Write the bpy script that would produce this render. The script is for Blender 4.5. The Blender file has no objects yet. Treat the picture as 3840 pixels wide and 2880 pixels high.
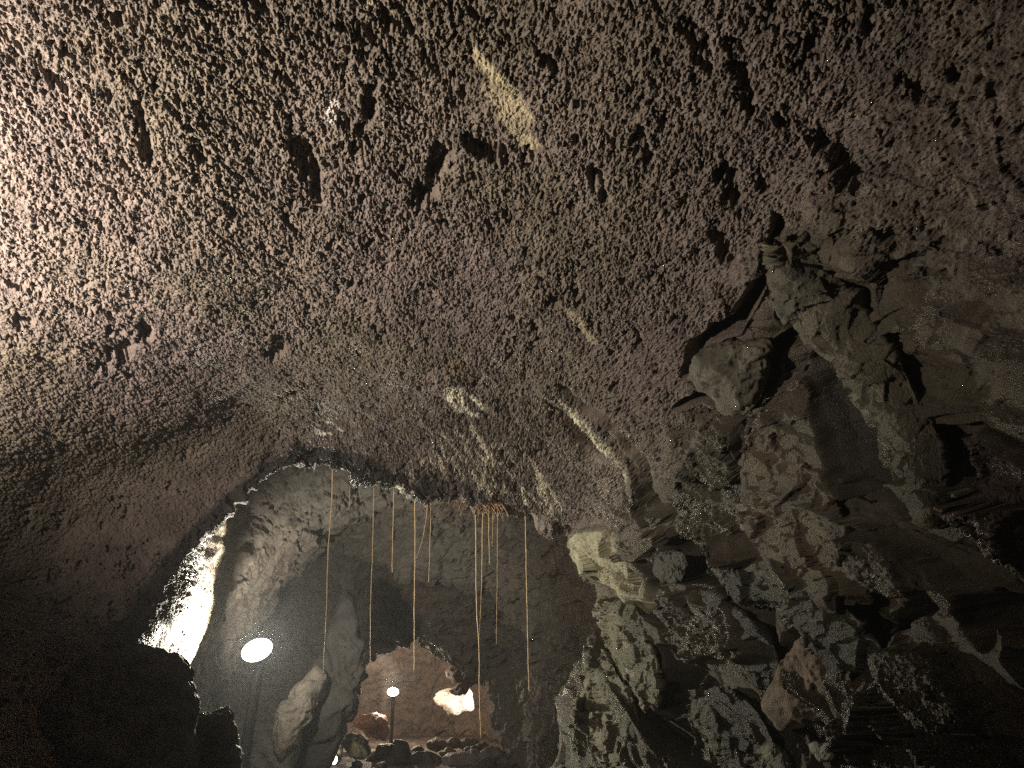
import bpy, math, random
import numpy as np
from concurrent.futures import ThreadPoolExecutor
from mathutils import Vector, Matrix
from mathutils.bvhtree import BVHTree

Q = 1.0                                   # mesh density factor
scene = bpy.context.scene
col = scene.collection
rng = np.random.default_rng(11)
random.seed(5)

# ------------------------------------------------------------------ camera
F_PX, PITCH, CAM = 740.0, math.radians(22.0), np.array((0.0, 0.0, 1.6))
cd = bpy.data.cameras.new('camera')
cam = bpy.data.objects.new('camera', cd)
col.objects.link(cam)
cam.location = CAM
cam.rotation_euler = (math.radians(90) + PITCH, 0, 0)
cd.sensor_width = 36.0
cd.lens = 36.0 * F_PX / 1024.0
cd.clip_start, cd.clip_end = 0.05, 500.0
scene.camera = cam

# ------------------------------------------------------------------ world: no daylight reaches the cave
w = bpy.data.worlds.new('World')
scene.world = w
w.use_nodes = True
w.node_tree.nodes['Background'].inputs[0].default_value = (0.02, 0.025, 0.03, 1)
w.node_tree.nodes['Background'].inputs[1].default_value = 0.05

scene.view_settings.view_transform = 'Standard'
scene.view_settings.look = 'None'
scene.view_settings.exposure = 0.0
scene.view_settings.gamma = 1.0
scene.render.engine = 'CYCLES'
scene.cycles.max_bounces = 5
scene.cycles.diffuse_bounces = 2
scene.cycles.glossy_bounces = 2
scene.cycles.volume_bounces = 0
scene.cycles.sample_clamp_indirect = 2.0
scene.cycles.use_denoising = False
scene.cycles.use_adaptive_sampling = False

CP, SP = math.cos(PITCH), math.sin(PITCH)


def rays(px, py):
    xc = (np.asarray(px, float) - 512.0) / F_PX
    yc = (384.0 - np.asarray(py, float)) / F_PX
    return np.stack([xc, CP - yc * SP, SP + yc * CP], -1)


def at(px, py, Y):
    """the point of the cave seen at a pixel of the photograph, Y metres down the tube"""
    d = rays(px, py)
    return CAM + d * (np.asarray(Y, float) / d[..., 1])[..., None]


def project(P):
    q = P - CAM
    dep = q[..., 1] * CP + q[..., 2] * SP
    dep = np.where(dep < 0.05, 0.05, dep)
    yc = (-q[..., 1] * SP + q[..., 2] * CP) / dep
    return 512.0 + F_PX * q[..., 0] / dep, 384.0 - F_PX * yc, dep


# ------------------------------------------------------------------ lamps (positions; the posts are built further down)
L_LEFT = np.array((-3.5, 2.4, 2.5))
L_ONE = at(257, 650, 10.0)
L_TWO = at(393, 692, 22.0)


def lamp_light(name, kind, loc, energy, color, parent, target=None, size=0.08, angle=160, blend=0.4):
    ld = bpy.data.lights.new(name, kind)
    ld.energy = energy
    ld.color = color
    ld.shadow_soft_size = size
    if kind == 'SPOT':
        ld.spot_size = math.radians(angle)
        ld.spot_blend = blend
    o = bpy.data.objects.new(name, ld)
    col.objects.link(o)
    M = Matrix.Translation(Vector(loc))
    if target is not None:
        M = M @ (Vector(target) - Vector(loc)).to_track_quat('-Z', 'Y').to_matrix().to_4x4()
    if parent:
        o.parent = parent
        o.matrix_local = Matrix.Translation(-parent.location) @ M
    else:
        o.matrix_local = M
    return o


# ------------------------------------------------------------------ noise
_T = rng.random(65536).astype(np.float32)
_P = rng.permutation(65536).astype(np.int32)
POOL = ThreadPoolExecutor(4)


def _chunks(fn, arrs, step=60000):
    n = arrs[0].shape[0]
    out = np.empty(n, np.float32)

    def job(i):
        out[i:i + step] = fn(*[a[i:i + step] for a in arrs])
    list(POOL.map(job, range(0, n, step)))
    return out


def _vn(x, y, z, seed):
    xi, yi, zi = np.floor(x), np.floor(y), np.floor(z)
    fx, fy, fz = x - xi, y - yi, z - zi
    xi, yi, zi = xi.astype(np.int32), yi.astype(np.int32), zi.astype(np.int32)
    fx = fx * fx * fx * (fx * (fx * 6 - 15) + 10)
    fy = fy * fy * fy * (fy * (fy * 6 - 15) + 10)
    fz = fz * fz * fz * (fz * (fz * 6 - 15) + 10)
    r = None
    a = {}
    for dz in (0, 1):
        hz = _P[(zi + dz + seed * 101) & 65535]
        for dy in (0, 1):
            hy = _P[(yi + dy + hz) & 65535]
            v0 = _T[(_P[(xi + hy) & 65535])]
            v1 = _T[(_P[(xi + 1 + hy) & 65535])]
            a[dy, dz] = v0 + (v1 - v0) * fx
    b0 = a[0, 0] + (a[1, 0] - a[0, 0]) * fy
    b1 = a[0, 1] + (a[1, 1] - a[0, 1]) * fy
    return (b0 + (b1 - b0) * fz) * 2 - 1


def noise(P, f, seed=0):
    """value noise in [-1, 1] at points P (n,3), f a frequency or three of them"""
    f = np.broadcast_to(np.asarray(f, np.float32), (3,))
    rot = np.array([[.80, .36, .48], [-.6, .48, .64], [0, -.8, .6]], np.float32)
    Qp = (P.astype(np.float32) * f) @ rot + np.float32(17.3 * seed + 100)
    return _chunks(lambda x, y, z: _vn(x, y, z, seed), [np.ascontiguousarray(Qp[:, i]) for i in range(3)])


def fbm(P, f, octs, seed=0, gain=0.5, lac=2.03):
    f = np.asarray(f, float)
    a, s, r = 1.0, 0.0, 0.0
    for i in range(octs):
        r = r + a * noise(P, f, seed + i)
        s += a
        a *= gain
        f = f * lac
    return r / s


def facets(P, f, seed=0, tilt=.5):
    """fractured rock: every point takes the height of the tilted facet of its nearest cell; returns height and edge nearness"""
    f = np.broadcast_to(np.asarray(f, np.float32), (3,))
    Qp = P.astype(np.float32) * f + np.float32(40 + 3.7 * seed)

    def job(x, y, z):
        p = np.stack([x, y, z], 1)
        i0 = np.floor(p).astype(np.int32)
        best = np.full(len(x), 1e9, np.float32)
        h = np.zeros(len(x), np.float32)
        for dz in (-1, 0, 1):
            for dy in (-1, 0, 1):
                for dx in (-1, 0, 1):
                    c = i0 + np.array((dx, dy, dz), np.int32)
                    k = _P[(c[:, 0] + _P[(c[:, 1] + _P[(c[:, 2] + seed * 77) & 65535]) & 65535]) & 65535]
                    r = np.stack([_T[k], _T[(k + 7919) & 65535], _T[(k + 15013) & 65535]], 1)
                    d = p - c - r
                    q = (d * d).sum(1)
                    t = np.stack([_T[(k + 101) & 65535], _T[(k + 203) & 65535], _T[(k + 307) & 65535]], 1) * 2 - 1
                    v = (_T[(k + 409) & 65535] * 2 - 1) + tilt * (d * t).sum(1) * 2
                    m = q < best
                    best = np.where(m, q, best)
                    h = np.where(m, v, h)
        return h
    return _chunks(job, [np.ascontiguousarray(Qp[:, i]) for i in range(3)], 30000)


def sstep(a, b, x):
    t = np.clip((x - a) / (b - a), 0, 1)
    return t * t * (3 - 2 * t)


def lerp(a, b, t):
    return a + (b - a) * t


# ------------------------------------------------------------------ smooth interpolation
def pchip(t, V, tt):
    """monotone cubic through V (n, ...) at t, sampled at tt"""
    t = np.asarray(t, float)
    h = np.diff(t)
    sh = (-1,) + (1,) * (V.ndim - 1)
    d = np.diff(V, axis=0) / h.reshape(sh)
    m = np.zeros_like(V)
    m[0], m[-1] = d[0], d[-1]
    a, b = d[:-1], d[1:]
    ok = a * b > 0
    m[1:-1] = np.where(ok, 2 * a * b / np.where(ok, a + b, 1), 0)
    i = np.clip(np.searchsorted(t, tt, 'right') - 1, 0, len(t) - 2)
    hh = h[i].reshape(sh)
    s = ((tt - t[i]) / h[i]).reshape(sh)
    s2, s3 = s * s, s * s * s
    return (2 * s3 - 3 * s2 + 1) * V[i] + (s3 - 2 * s2 + s) * hh * m[i] + (-2 * s3 + 3 * s2) * V[i + 1] + (s3 - s2) * hh * m[i + 1]


def resample(pts, n):
    pts = np.asarray(pts, float)
    l = np.r_[0, np.cumsum(np.linalg.norm(np.diff(pts, axis=0), axis=1))]
    fine = pchip(l, pts, np.linspace(0, l[-1], n * 6))
    l = np.r_[0, np.cumsum(np.linalg.norm(np.diff(fine, axis=0), axis=1))]
    tt = np.linspace(0, l[-1], n)
    return np.stack([np.interp(tt, l, fine[:, k]) for k in range(3)], -1)


# ------------------------------------------------------------------ mesh helpers
def tag(o, label=None, cat=None, group=None, kind=None):
    for k, v in (('label', label), ('category', cat), ('group', group), ('kind', kind)):
        if v:
            o[k] = v
    return o


def grid_faces(nr, nc, flip=False):
    i = np.arange(nr * nc, dtype=np.int32).reshape(nr, nc)
    f = np.stack([i[:-1, :-1], i[:-1, 1:], i[1:, 1:], i[1:, :-1]], -1).reshape(-1, 4)
    return f[:, ::-1] if flip else f


def mesh_obj(name, V, Fq, mat, parent=None, colr=None, wet=None, smooth=True):
    me = bpy.data.meshes.new(name)
    V = np.asarray(V, np.float32)
    Fq = np.asarray(Fq, np.int32)
    me.vertices.add(len(V))
    me.vertices.foreach_set('co', V.ravel())
    n, k = Fq.shape
    me.loops.add(n * k)
    me.loops.foreach_set('vertex_index', np.ascontiguousarray(Fq).ravel())
    me.polygons.add(n)
    me.polygons.foreach_set('loop_start', np.arange(0, n * k, k, dtype=np.int32))
    me.update(calc_edges=True)
    if smooth:
        me.polygons.foreach_set('use_smooth', np.ones(n, bool))
    if colr is not None:
        at_ = me.attributes.new('tint', 'FLOAT_COLOR', 'POINT')
        c = np.ones((len(V), 4), np.float32)
        c[:, :3] = colr
        if wet is not None:
            c[:, 3] = wet
        at_.data.foreach_set('color', c.ravel())
    me.materials.append(mat)
    me.update()
    o = bpy.data.objects.new(name, me)
    col.objects.link(o)
    if parent:
        o.parent = parent
    return o


def grid_normals(G):
    du = np.gradient(G, axis=1)
    dv = np.gradient(G, axis=0)
    n = np.cross(du, dv)
    return n / np.maximum(np.linalg.norm(n, axis=-1, keepdims=True), 1e-9)


def tube_mb(pts, rad, seg=8):
    """vertices and quads of a tube along pts with radius per point, capped by small end rings"""
    pts = np.asarray(pts, float)
    n = len(pts)
    rad = np.broadcast_to(np.asarray(rad, float), (n,))
    T = np.gradient(pts, axis=0)
    T /= np.linalg.norm(T, axis=1, keepdims=True)
    A = np.cross(T, (0.31, 0.9, 0.17))
    A /= np.linalg.norm(A, axis=1, keepdims=True)
    B = np.cross(T, A)
    th = np.linspace(0, 2 * math.pi, seg, endpoint=False)
    V = pts[:, None] + rad[:, None, None] * (np.cos(th)[None, :, None] * A[:, None] + np.sin(th)[None, :, None] * B[:, None])
    V = np.concatenate([pts[:1, None] + 0.02 * (V[:1] - pts[:1, None]), V, pts[-1:, None] + 0.02 * (V[-1:] - pts[-1:, None])])
    nr = n + 2
    idx = np.arange(nr * seg).reshape(nr, seg)
    nx = np.roll(idx, -1, axis=1)
    Fq = np.stack([idx[:-1], nx[:-1], nx[1:], idx[1:]], -1).reshape(-1, 4)
    return V.reshape(-1, 3), Fq


def merge(parts):
    V, Fq, o = [], [], 0
    for v, f in parts:
        V.append(v)
        Fq.append(f + o)
        o += len(v)
    return np.concatenate(V), np.concatenate(Fq)


def box_mb(c, s, R=None, bev=0.0):
    """box with chamfered edges: centre c, full size s, optional 3x3 rotation"""
    bm_pts = []
    s = np.asarray(s, float) / 2
    b = min(bev, s.min() * 0.9)
    prof = [(-s[0], -s[1] + b), (-s[0] + b, -s[1]), (s[0] - b, -s[1]), (s[0], -s[1] + b), (s[0], s[1] - b), (s[0] - b, s[1]), (-s[0] + b, s[1]), (-s[0], s[1] - b)]
    rings = []
    for z, k in ((-s[2], 1e-3), (-s[2], None), (-s[2] + b, 1.0), (s[2] - b, 1.0), (s[2], None), (s[2], 1e-3)):
        if k is None:
            r = [(x * (1 - b / s[0]), y * (1 - b / s[1]), z) for x, y in prof]
        else:
            r = [(x * k, y * k, z) for x, y in prof]
        rings.append(r)
    V = np.array(rings).reshape(-1, 3)
    if R is not None:
        V = V @ np.asarray(R).T
    idx = np.arange(48).reshape(6, 8)
    nx = np.roll(idx, -1, axis=1)
    return V + np.asarray(c), np.stack([idx[:-1], nx[:-1], nx[1:], idx[1:]], -1).reshape(-1, 4)


# ------------------------------------------------------------------ materials
def rock_material(name, tint, rough=0.7, spec=0.36, wet_rough=0.26, bump=0.8, scale=95.0, use_attr=True):
    m = bpy.data.materials.new(name)
    m.use_nodes = True
    nt = m.node_tree
    N, L = nt.nodes, nt.links
    b = N['Principled BSDF']
    geo = N.new('ShaderNodeNewGeometry')
    n1 = N.new('ShaderNodeTexNoise')
    n1.inputs['Scale'].default_value = scale
    n1.inputs['Detail'].default_value = 5
    n1.inputs['Roughness'].default_value = 0.65
    n2 = N.new('ShaderNodeTexNoise')
    n2.inputs['Scale'].default_value = 5.0
    n2.inputs['Detail'].default_value = 8
    n2.inputs['Roughness'].default_value = 0.62
    for n in (n1, n2):
        L.new(geo.outputs['Position'], n.inputs['Vector'])
    r1 = N.new('ShaderNodeMapRange')
    r1.inputs[1].default_value, r1.inputs[2].default_value = 0.25, 0.75
    r1.inputs[3].default_value, r1.inputs[4].default_value = 0.55, 1.45
    L.new(n1.outputs[0], r1.inputs[0])
    r2 = N.new('ShaderNodeMapRange')
    r2.inputs[1].default_value, r2.inputs[2].default_value = 0.3, 0.7
    r2.inputs[3].default_value, r2.inputs[4].default_value = 0.7, 1.3
    L.new(n2.outputs[0], r2.inputs[0])
    mu = N.new('ShaderNodeMath')
    mu.operation = 'MULTIPLY'
    L.new(r1.outputs[0], mu.inputs[0])
    L.new(r2.outputs[0], mu.inputs[1])
    vm = N.new('ShaderNodeVectorMath')
    vm.operation = 'SCALE'
    L.new(mu.outputs[0], vm.inputs['Scale'])
    if use_attr:
        a = N.new('ShaderNodeAttribute')
        a.attribute_name = 'tint'
        L.new(a.outputs['Color'], vm.inputs[0])
        mr = N.new('ShaderNodeMapRange')
        mr.inputs[3].default_value, mr.inputs[4].default_value = rough, wet_rough
        L.new(a.outputs['Alpha'], mr.inputs[0])
        ro = mr.outputs[0]
    else:
        vm.inputs[0].default_value = tint
        ro = None
    L.new(vm.outputs[0], b.inputs['Base Color'])
    if ro is not None:
        L.new(ro, b.inputs['Roughness'])
    else:
        b.inputs['Roughness'].default_value = rough
    b.inputs['Specular IOR Level'].default_value = spec
    bp = N.new('ShaderNodeBump')
    bp.inputs['Strength'].default_value = bump
    bp.inputs['Distance'].default_value = 0.02
    L.new(n1.outputs[0], bp.inputs['Height'])
    L.new(bp.outputs[0], b.inputs['Normal'])
    return m


def plain_material(name, colr, rough=0.5, metal=0.0, emit=None, strength=0.0):
    m = bpy.data.materials.new(name)
    m.use_nodes = True
    nt = m.node_tree
    b = nt.nodes['Principled BSDF']
    n = nt.nodes.new('ShaderNodeTexNoise')
    n.inputs['Scale'].default_value = 40
    r = nt.nodes.new('ShaderNodeMapRange')
    r.inputs[3].default_value, r.inputs[4].default_value = 0.7, 1.3
    v = nt.nodes.new('ShaderNodeVectorMath')
    v.operation = 'SCALE'
    v.inputs[0].default_value = colr
    nt.links.new(n.outputs[0], r.inputs[0])
    nt.links.new(r.outputs[0], v.inputs['Scale'])
    nt.links.new(v.outputs[0], b.inputs['Base Color'])
    b.inputs['Roughness'].default_value = rough
    b.inputs['Metallic'].default_value = metal
    if emit:
        b.inputs['Emission Color'].default_value = (*emit, 1)
        b.inputs['Emission Strength'].default_value = strength
    return m


M_ROCK = rock_material('lava_rock', None)
M_METAL = plain_material('dark_metal', (0.008, 0.008, 0.008), 0.6, 0.0)
M_ROOT = plain_material('root_bark', (0.68, 0.49, 0.26), 0.6)
M_LENS = plain_material('lit_lens', (0.9, 0.9, 0.85), 0.3, 0, (1.0, 0.98, 0.86), 6)
M_LENS_WARM = plain_material('lit_lens_warm', (0.9, 0.85, 0.75), 0.3, 0, (1.0, 0.92, 0.74), 12)

# ------------------------------------------------------------------ the cave tube: rings from the left floor over the roof to the right floor
NU = 72


def ring_xz(Y, pts):
    return resample([(x, Y, z) for x, z in pts], NU)


def ring_px(pts, low=-0.4):
    P = [at(x, y, Y) for x, y, Y in pts]
    a, b = P[0].copy(), P[-1].copy()
    a[2] = b[2] = low
    if P[0][2] > low + .05:
        P = [a] + P
    if P[-1][2] > low + .05:
        P = P + [b]
    return resample(P, NU)


LIP = ring_px([(98, 768, 6.7), (108, 710, 6.75), (124, 665, 6.9), (147, 622, 7.0), (171, 580, 7.15), (199, 542, 7.3),
               (239, 500, 7.5), (272, 474, 7.7), (305, 464, 7.9), (335, 466, 8.1), (365, 478, 8.3), (395, 488, 8.5),
               (430, 497, 8.8), (470, 508, 9.1), (510, 519, 9.5), (545, 528, 9.8), (571, 536, 9.9), (582, 557, 9.8),
               (593, 585, 9.6), (597, 610, 9.4), (591, 640, 9.3), (581, 668, 9.2), (576, 712, 9.1), (567, 740, 9.0), (562, 768, 8.9)])
F_RINGS = [
    (-5.0, [(-2.0, -.4), (-2.1, 1), (-1.6, 2.6), (-.8, 3.2), (0, 3.4), (.8, 3.2), (1.6, 2.4), (1.8, 1.2), (1.7, -.4)]),
    (-3.0, [(-3.9, -.4), (-4.3, 1.5), (-3.8, 3.2), (-2.3, 4.3), (0, 4.8), (1.8, 4.4), (2.8, 3.2), (3.1, 1.5), (3.0, -.4)]),
    (0.0, [(-4.2, -.4), (-4.6, 1.5), (-4.1, 3.2), (-2.5, 4.3), (0, 4.75), (1.7, 4.4), (2.7, 3.3), (3.0, 1.6), (2.9, -.4)]),
    (2.5, [(-4.3, -.4), (-4.7, 1.5), (-4.2, 3.1), (-2.6, 4.15), (-.2, 4.6), (1.5, 4.3), (2.5, 3.3), (2.8, 1.6), (2.7, -.4)]),
    (4.5, [(-4.3, -.4), (-4.6, 1.5), (-4.1, 3.0), (-2.7, 3.95), (-.7, 4.4), (1.1, 4.15), (2.15, 3.2), (2.5, 1.6), (2.4, -.4)]),
    (6.2, [(-4.35, -.4), (-4.6, 1.4), (-4.2, 2.85), (-3.05, 3.82), (-1.55, 4.2), (.2, 4.1), (1.3, 3.4), (1.85, 2.5), (2.0, 1.5), (1.9, -.4)]),
]
rings = [(Y, ring_xz(Y, p)) for Y, p in F_RINGS]
r62 = rings[-1][1]
leftw = sstep(.66, .44, np.linspace(0, 1, NU))[:, None]
r67 = lerp(r62, LIP, np.array((.34, .5, .34)))
r67 = lerp(r67, lerp(r62, LIP, np.array((.17, .44, .17))) + np.array((0, 0, .06)), leftw)
rings.append((7.0, r67))
R3 = lerp(r62, LIP, np.array((.86, .88, .86)))
R3 = lerp(R3, lerp(r62, LIP, np.array((.84, .95, .84))), leftw)
rings.append((7.75, R3))
rings.append((8.2, LIP))
cen = LIP.mean(0)
out = (LIP - cen) * np.array((1, 0, 1))
out /= np.linalg.norm(out, axis=1, keepdims=True)
upw = np.clip(out[:, 2:3], 0, 1)
# end of the throat: the brightly lit rock face on the left stops here
T2 = ring_px([(140, 768, 8.9), (152, 710, 9.2), (186, 665, 9.4), (207, 622, 9.7), (221, 580, 10.0), (233, 542, 10.4), (243, 510, 10.7), (262, 465, 10.8), (300, 446, 10.6), (340, 440, 10.3),
              (400, 455, 10.2), (460, 475, 10.3), (520, 490, 10.6), (575, 505, 10.9), (612, 545, 10.9), (628, 600, 10.6), (630, 660, 10.4), (610, 720, 10.2), (598, 768, 10.1)])
T1 = lerp(LIP, T2, .42) + out * .10 * upw
rings.append((8.6, T1))
rings.append((9.5, T2))
FRONT = rings
C1 = ring_xz(11.2, [(-4.3, -.4), (-4.35, 1.2), (-4.1, 2.6), (-3.2, 3.9), (-1.8, 4.5), (-.5, 4.3), (.5, 3.6), (1.05, 2.7), (1.2, 1.5), (1.1, -.4)])
C2 = ring_xz(13.3, [(-4.7, -.4), (-4.75, 1.2), (-4.3, 2.6), (-3.5, 3.8), (-2.2, 4.4), (-.9, 4.2), (.1, 3.5), (.55, 2.6), (.7, 1.5), (.6, -.4)])
ARCH = ring_px([(192, 768, 14.2), (200, 720, 14.3), (210, 670, 14.4), (225, 620, 14.5), (243, 585, 14.6), (264, 566, 14.7), (300, 559, 14.8),
                (340, 556, 14.8), (385, 564, 14.8), (425, 578, 14.7), (470, 592, 14.6), (508, 615, 14.5), (532, 650, 14.3), (541, 700, 14.2), (543, 768, 14.1)])
ca = ARCH.mean(0)
oa = (ARCH - ca) * np.array((1, 0, 1))
oa /= np.linalg.norm(oa, axis=1, keepdims=True)
A2 = ARCH + oa * .40 + np.array((0, .45, 0))
OPEN = ring_px([(338, 768, 18.6), (346, 727, 18.7), (350, 713, 18.8), (358, 695, 18.9), (362, 684, 19), (370, 668, 19), (377, 658, 19.1), (389, 649, 19.2), (400, 642, 19.2),
                (414, 638, 19.2), (426, 646, 19.2), (441, 658, 19.1), (455, 668, 19), (471, 677, 19), (485, 684, 18.9), (492, 701, 18.8), (496, 725, 18.7), (499, 739, 18.6), (507, 768, 18.5)])
MID = lerp(A2, OPEN, .55)
MID[:, 1] += .3
co_ = OPEN.mean(0)
oo = (OPEN - co_) * np.array((1, 0, 1))
oo /= np.linalg.norm(oo, axis=1, keepdims=True)
O2 = OPEN + oo * .25 + np.array((0, .4, 0))
C1[:, 1] = 11.9
B0 = T2 + out * .12 + np.array((0, -.35, 0))
BACK = [(9.2, B0), (10.0, T2 + out * .06 + np.array((0, .25, 0))), (11.2, C1), (13.3, C2), (14.7, ARCH), (15.2, A2), (17.2, MID), (18.9, OPEN), (19.3, O2)]
E1 = ring_xz(21.0, [(-5.4, -.6), (-5.5, 1.0), (-4.9, 2.4), (-3.6, 3.3), (-2.2, 3.6), (-.6, 3.2), (0.8, 2.6), (1.6, 1.0), (1.5, -.6)])
E2 = ring_xz(24.5, [(-5.2, -.6), (-5.3, .9), (-4.7, 2.3), (-3.6, 3.2), (-2.3, 3.4), (-1.1, 3.0), (-.4, 2.2), (-.1, 1.0), (-.2, -.6)])
E3 = lerp(E2, E2.mean(0) * np.array((1, 1, 0)) + np.array((0, 0, -.6)), .35)
E3[:, 1] = 26.6
E4 = lerp(E2, E2.mean(0) * np.array((1, 1, 0)) + np.array((0, 0, -.6)), .999)
E4[:, 1] = 27.6
FAR = [(19.3, O2), (21.0, E1), (24.5, E2), (26.6, E3), (27.6, E4)]


def tube(rs, nr, nc, persp=True, dens=None):
    t = np.array([r[0] for r in rs])
    V = np.stack([r[1] for r in rs])
    tf = np.linspace(t[0], t[-1], 500)
    C = pchip(t, V, tf)
    seg = np.linalg.norm(np.diff(C, axis=0), axis=2)
    mid = (C[1:] + C[:-1]) / 2
    if persp:
        d = np.maximum(np.linalg.norm(mid - CAM, axis=2), 2.2)
        behind = np.where(mid[..., 1] < 1.0, 5.0, 1.0)
        seg = seg / d / behind
    cum = np.r_[0, np.cumsum(seg.mean(1) + 1e-6)]
    ts = np.interp(np.linspace(0, cum[-1], nr), cum, tf)
    G = pchip(t, V, ts)
    G = np.moveaxis(pchip(np.linspace(0, 1, NU), np.moveaxis(G, 1, 0), np.linspace(0, 1, nc) if dens is None else dens), 0, 1)
    return np.ascontiguousarray(G)


# ------------------------------------------------------------------ relief, stains and painted light: authored in image pixels, projected from the camera onto the wall, carved into the mesh as real depth
CW, CH, CO = 1224, 968, 100                 # image frame with a 100 px margin
gx, gy = np.meshgrid(np.arange(CW) - CO, np.arange(CH) - CO)
_g = np.stack([gx.ravel(), gy.ravel(), np.zeros(gx.size)], 1).astype(np.float32)
JX = (fbm(_g, .03, 3, 70, .4) * 8).reshape(CH, CW)
JY = (fbm(_g, .03, 3, 80, .4) * 8).reshape(CH, CW)
HX, HY = gx + JX, gy + JY


def seg_dist(poly, box):
    x, y = HX[box], HY[box]
    best = np.full(x.shape, 1e9)
    tb = np.zeros(x.shape)
    n = len(poly) - 1
    for i in range(n):
        (x0, y0), (x1, y1) = poly[i][:2], poly[i + 1][:2]
        dx, dy = x1 - x0, y1 - y0
        t = np.clip(((x - x0) * dx + (y - y0) * dy) / (dx * dx + dy * dy + 1e-9), 0, 1)
        d = np.hypot(x - x0 - t * dx, y - y0 - t * dy)
        m = d < best
        best = np.where(m, d, best)
        tb = np.where(m, (i + t) / n, tb)
    return best, tb


def bbox(poly, pad):
    xs, ys = [p[0] for p in poly], [p[1] for p in poly]
    return (slice(max(0, int(min(ys) - pad + CO)), min(CH, int(max(ys) + pad + CO))),
            slice(max(0, int(min(xs) - pad + CO)), min(CW, int(max(xs) + pad + CO))))


def inside(poly, box):
    x, y = HX[box], HY[box]
    r = np.zeros(x.shape, bool)
    n = len(poly)
    for i in range(n):
        (x0, y0), (x1, y1) = poly[i][:2], poly[(i + 1) % n][:2]
        c = (y0 > y) != (y1 > y)
        r ^= c & (x < (x1 - x0) * (y - y0) / (y1 - y0 + 1e-9) + x0)
    return r


H = np.zeros((CH, CW), np.float32)          # metres towards the cave
COLR = np.zeros((CH, CW, 4), np.float32)    # colour and weight of stains and painted light
ROUGH = np.ones((CH, CW), np.float32)       # how pitted the rock is
WETM = np.zeros((CH, CW), np.float32)


def crack(poly, wpx, depth, taper=True):
    b = bbox(poly, wpx * 4 + 12)
    d, t = seg_dist(poly, b)
    ww = wpx * (0.35 + 0.65 * np.sin(np.pi * np.clip(t, 0, 1)) if taper else 1)
    H[b] -= depth * np.exp(-(d / ww) ** 2)


def holes(poly, wpx, depth):
    """a ragged cluster of holes along a line"""
    b = bbox(poly, wpx * 4 + 12)
    d, _ = seg_dist(poly, b)
    g = np.stack([gx[b].ravel(), gy[b].ravel() * .7, np.zeros(gx[b].size)], 1)
    n = fbm(g, .13, 4, 33, .6).reshape(d.shape)
    H[b] -= depth * sstep(.15, .42, np.exp(-(d / (wpx * 1.7)) ** 2) * (.55 + 1.3 * n))


def ridge(poly, wpx, height):
    b = bbox(poly, wpx * 4 + 12)
    d, t = seg_dist(poly, b)
    H[b] += height * np.exp(-(d / wpx) ** 2)


def plate(poly, height, edge, smooth=None, fall=None):
    """a slab standing proud of the wall; edge = px over which its side falls off. fall = (dx, dy) tilts the slab"""
    b = bbox(poly, 16)
    d, _ = seg_dist(list(poly) + [poly[0]], b)
    s = np.where(inside(poly, b), d, 0)
    k = sstep(0, edge, s)
    hh = height
    if fall is not None:
        cx, cy = np.mean([p[0] for p in poly]), np.mean([p[1] for p in poly])
        hh = height + (HX[b] - cx) * fall[0] + (HY[b] - cy) * fall[1]
    H[b] += hh * k
    if smooth is not None:
        ROUGH[b] = lerp(ROUGH[b], smooth, k)


def stain_or_light(poly, c, weight, edge=10, thr=None, freq=.12, smooth=None, streak=None):  # mineral stains and rock tones, also painted highlights and shade
    b = bbox(poly, 14)
    d, _ = seg_dist(list(poly) + [poly[0]], b)
    k = sstep(0, edge, np.where(inside(poly, b), d, 0))
    if thr is not None:
        g = np.stack([gx[b].ravel(), gy[b].ravel() * .6, np.zeros(gx[b].size)], 1)
        if streak is not None:              # drawn out along the streak angle
            ca_, sa_ = math.cos(math.radians(streak)), math.sin(math.radians(streak))
            g = np.stack([(gx[b] * ca_ + gy[b] * sa_).ravel() * .22, (gy[b] * ca_ - gx[b] * sa_).ravel() * 1.7, np.zeros(gx[b].size)], 1)
        n = fbm(g, freq, 4, 31, .6).reshape(k.shape)
        k = k * sstep(thr - .12, thr + .12, n)
    k = k * weight
    COLR[b][..., :3] = lerp(COLR[b][..., :3], np.array(c), k[..., None])
    COLR[b][..., 3] = np.maximum(COLR[b][..., 3], k)
    if smooth is not None:
        ROUGH[b] = lerp(ROUGH[b], smooth, np.clip(k, 0, 1))


def ell(cx, cy, rx, ry, ang=0, n=14):
    a = math.radians(ang)
    return [(cx + rx * math.cos(t) * math.cos(a) - ry * math.sin(t) * math.sin(a),
             cy + rx * math.cos(t) * math.sin(a) + ry * math.sin(t) * math.cos(a)) for t in np.linspace(0, 2 * math.pi, n, endpoint=False)]


# broad texture zones: the rocky right wall is less pitted, the low left roof is fine grained
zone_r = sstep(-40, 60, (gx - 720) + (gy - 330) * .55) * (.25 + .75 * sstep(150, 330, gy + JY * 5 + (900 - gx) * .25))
ROUGH *= 1 - .87 * zone_r
ROUGH *= 1 + 1.2 * np.exp(-((gx - 490) / 75.) ** 2 - ((gy - 455) / 60.) ** 2)
ROUGH *= 1 - .15 * sstep(330, 470, gy + (gx - 200) * .12) * sstep(430, 250, gx)
_b = bbox([(90, 440), (440, 690)], 0)
WETM[_b] += .35 * sstep(60, 20, np.abs((gx[_b] - 110) * .66 + (gy[_b] - 640) * .75 - 0) )
WETM += .85 * zone_r + .35 * sstep(420, 620, gx)
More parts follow.
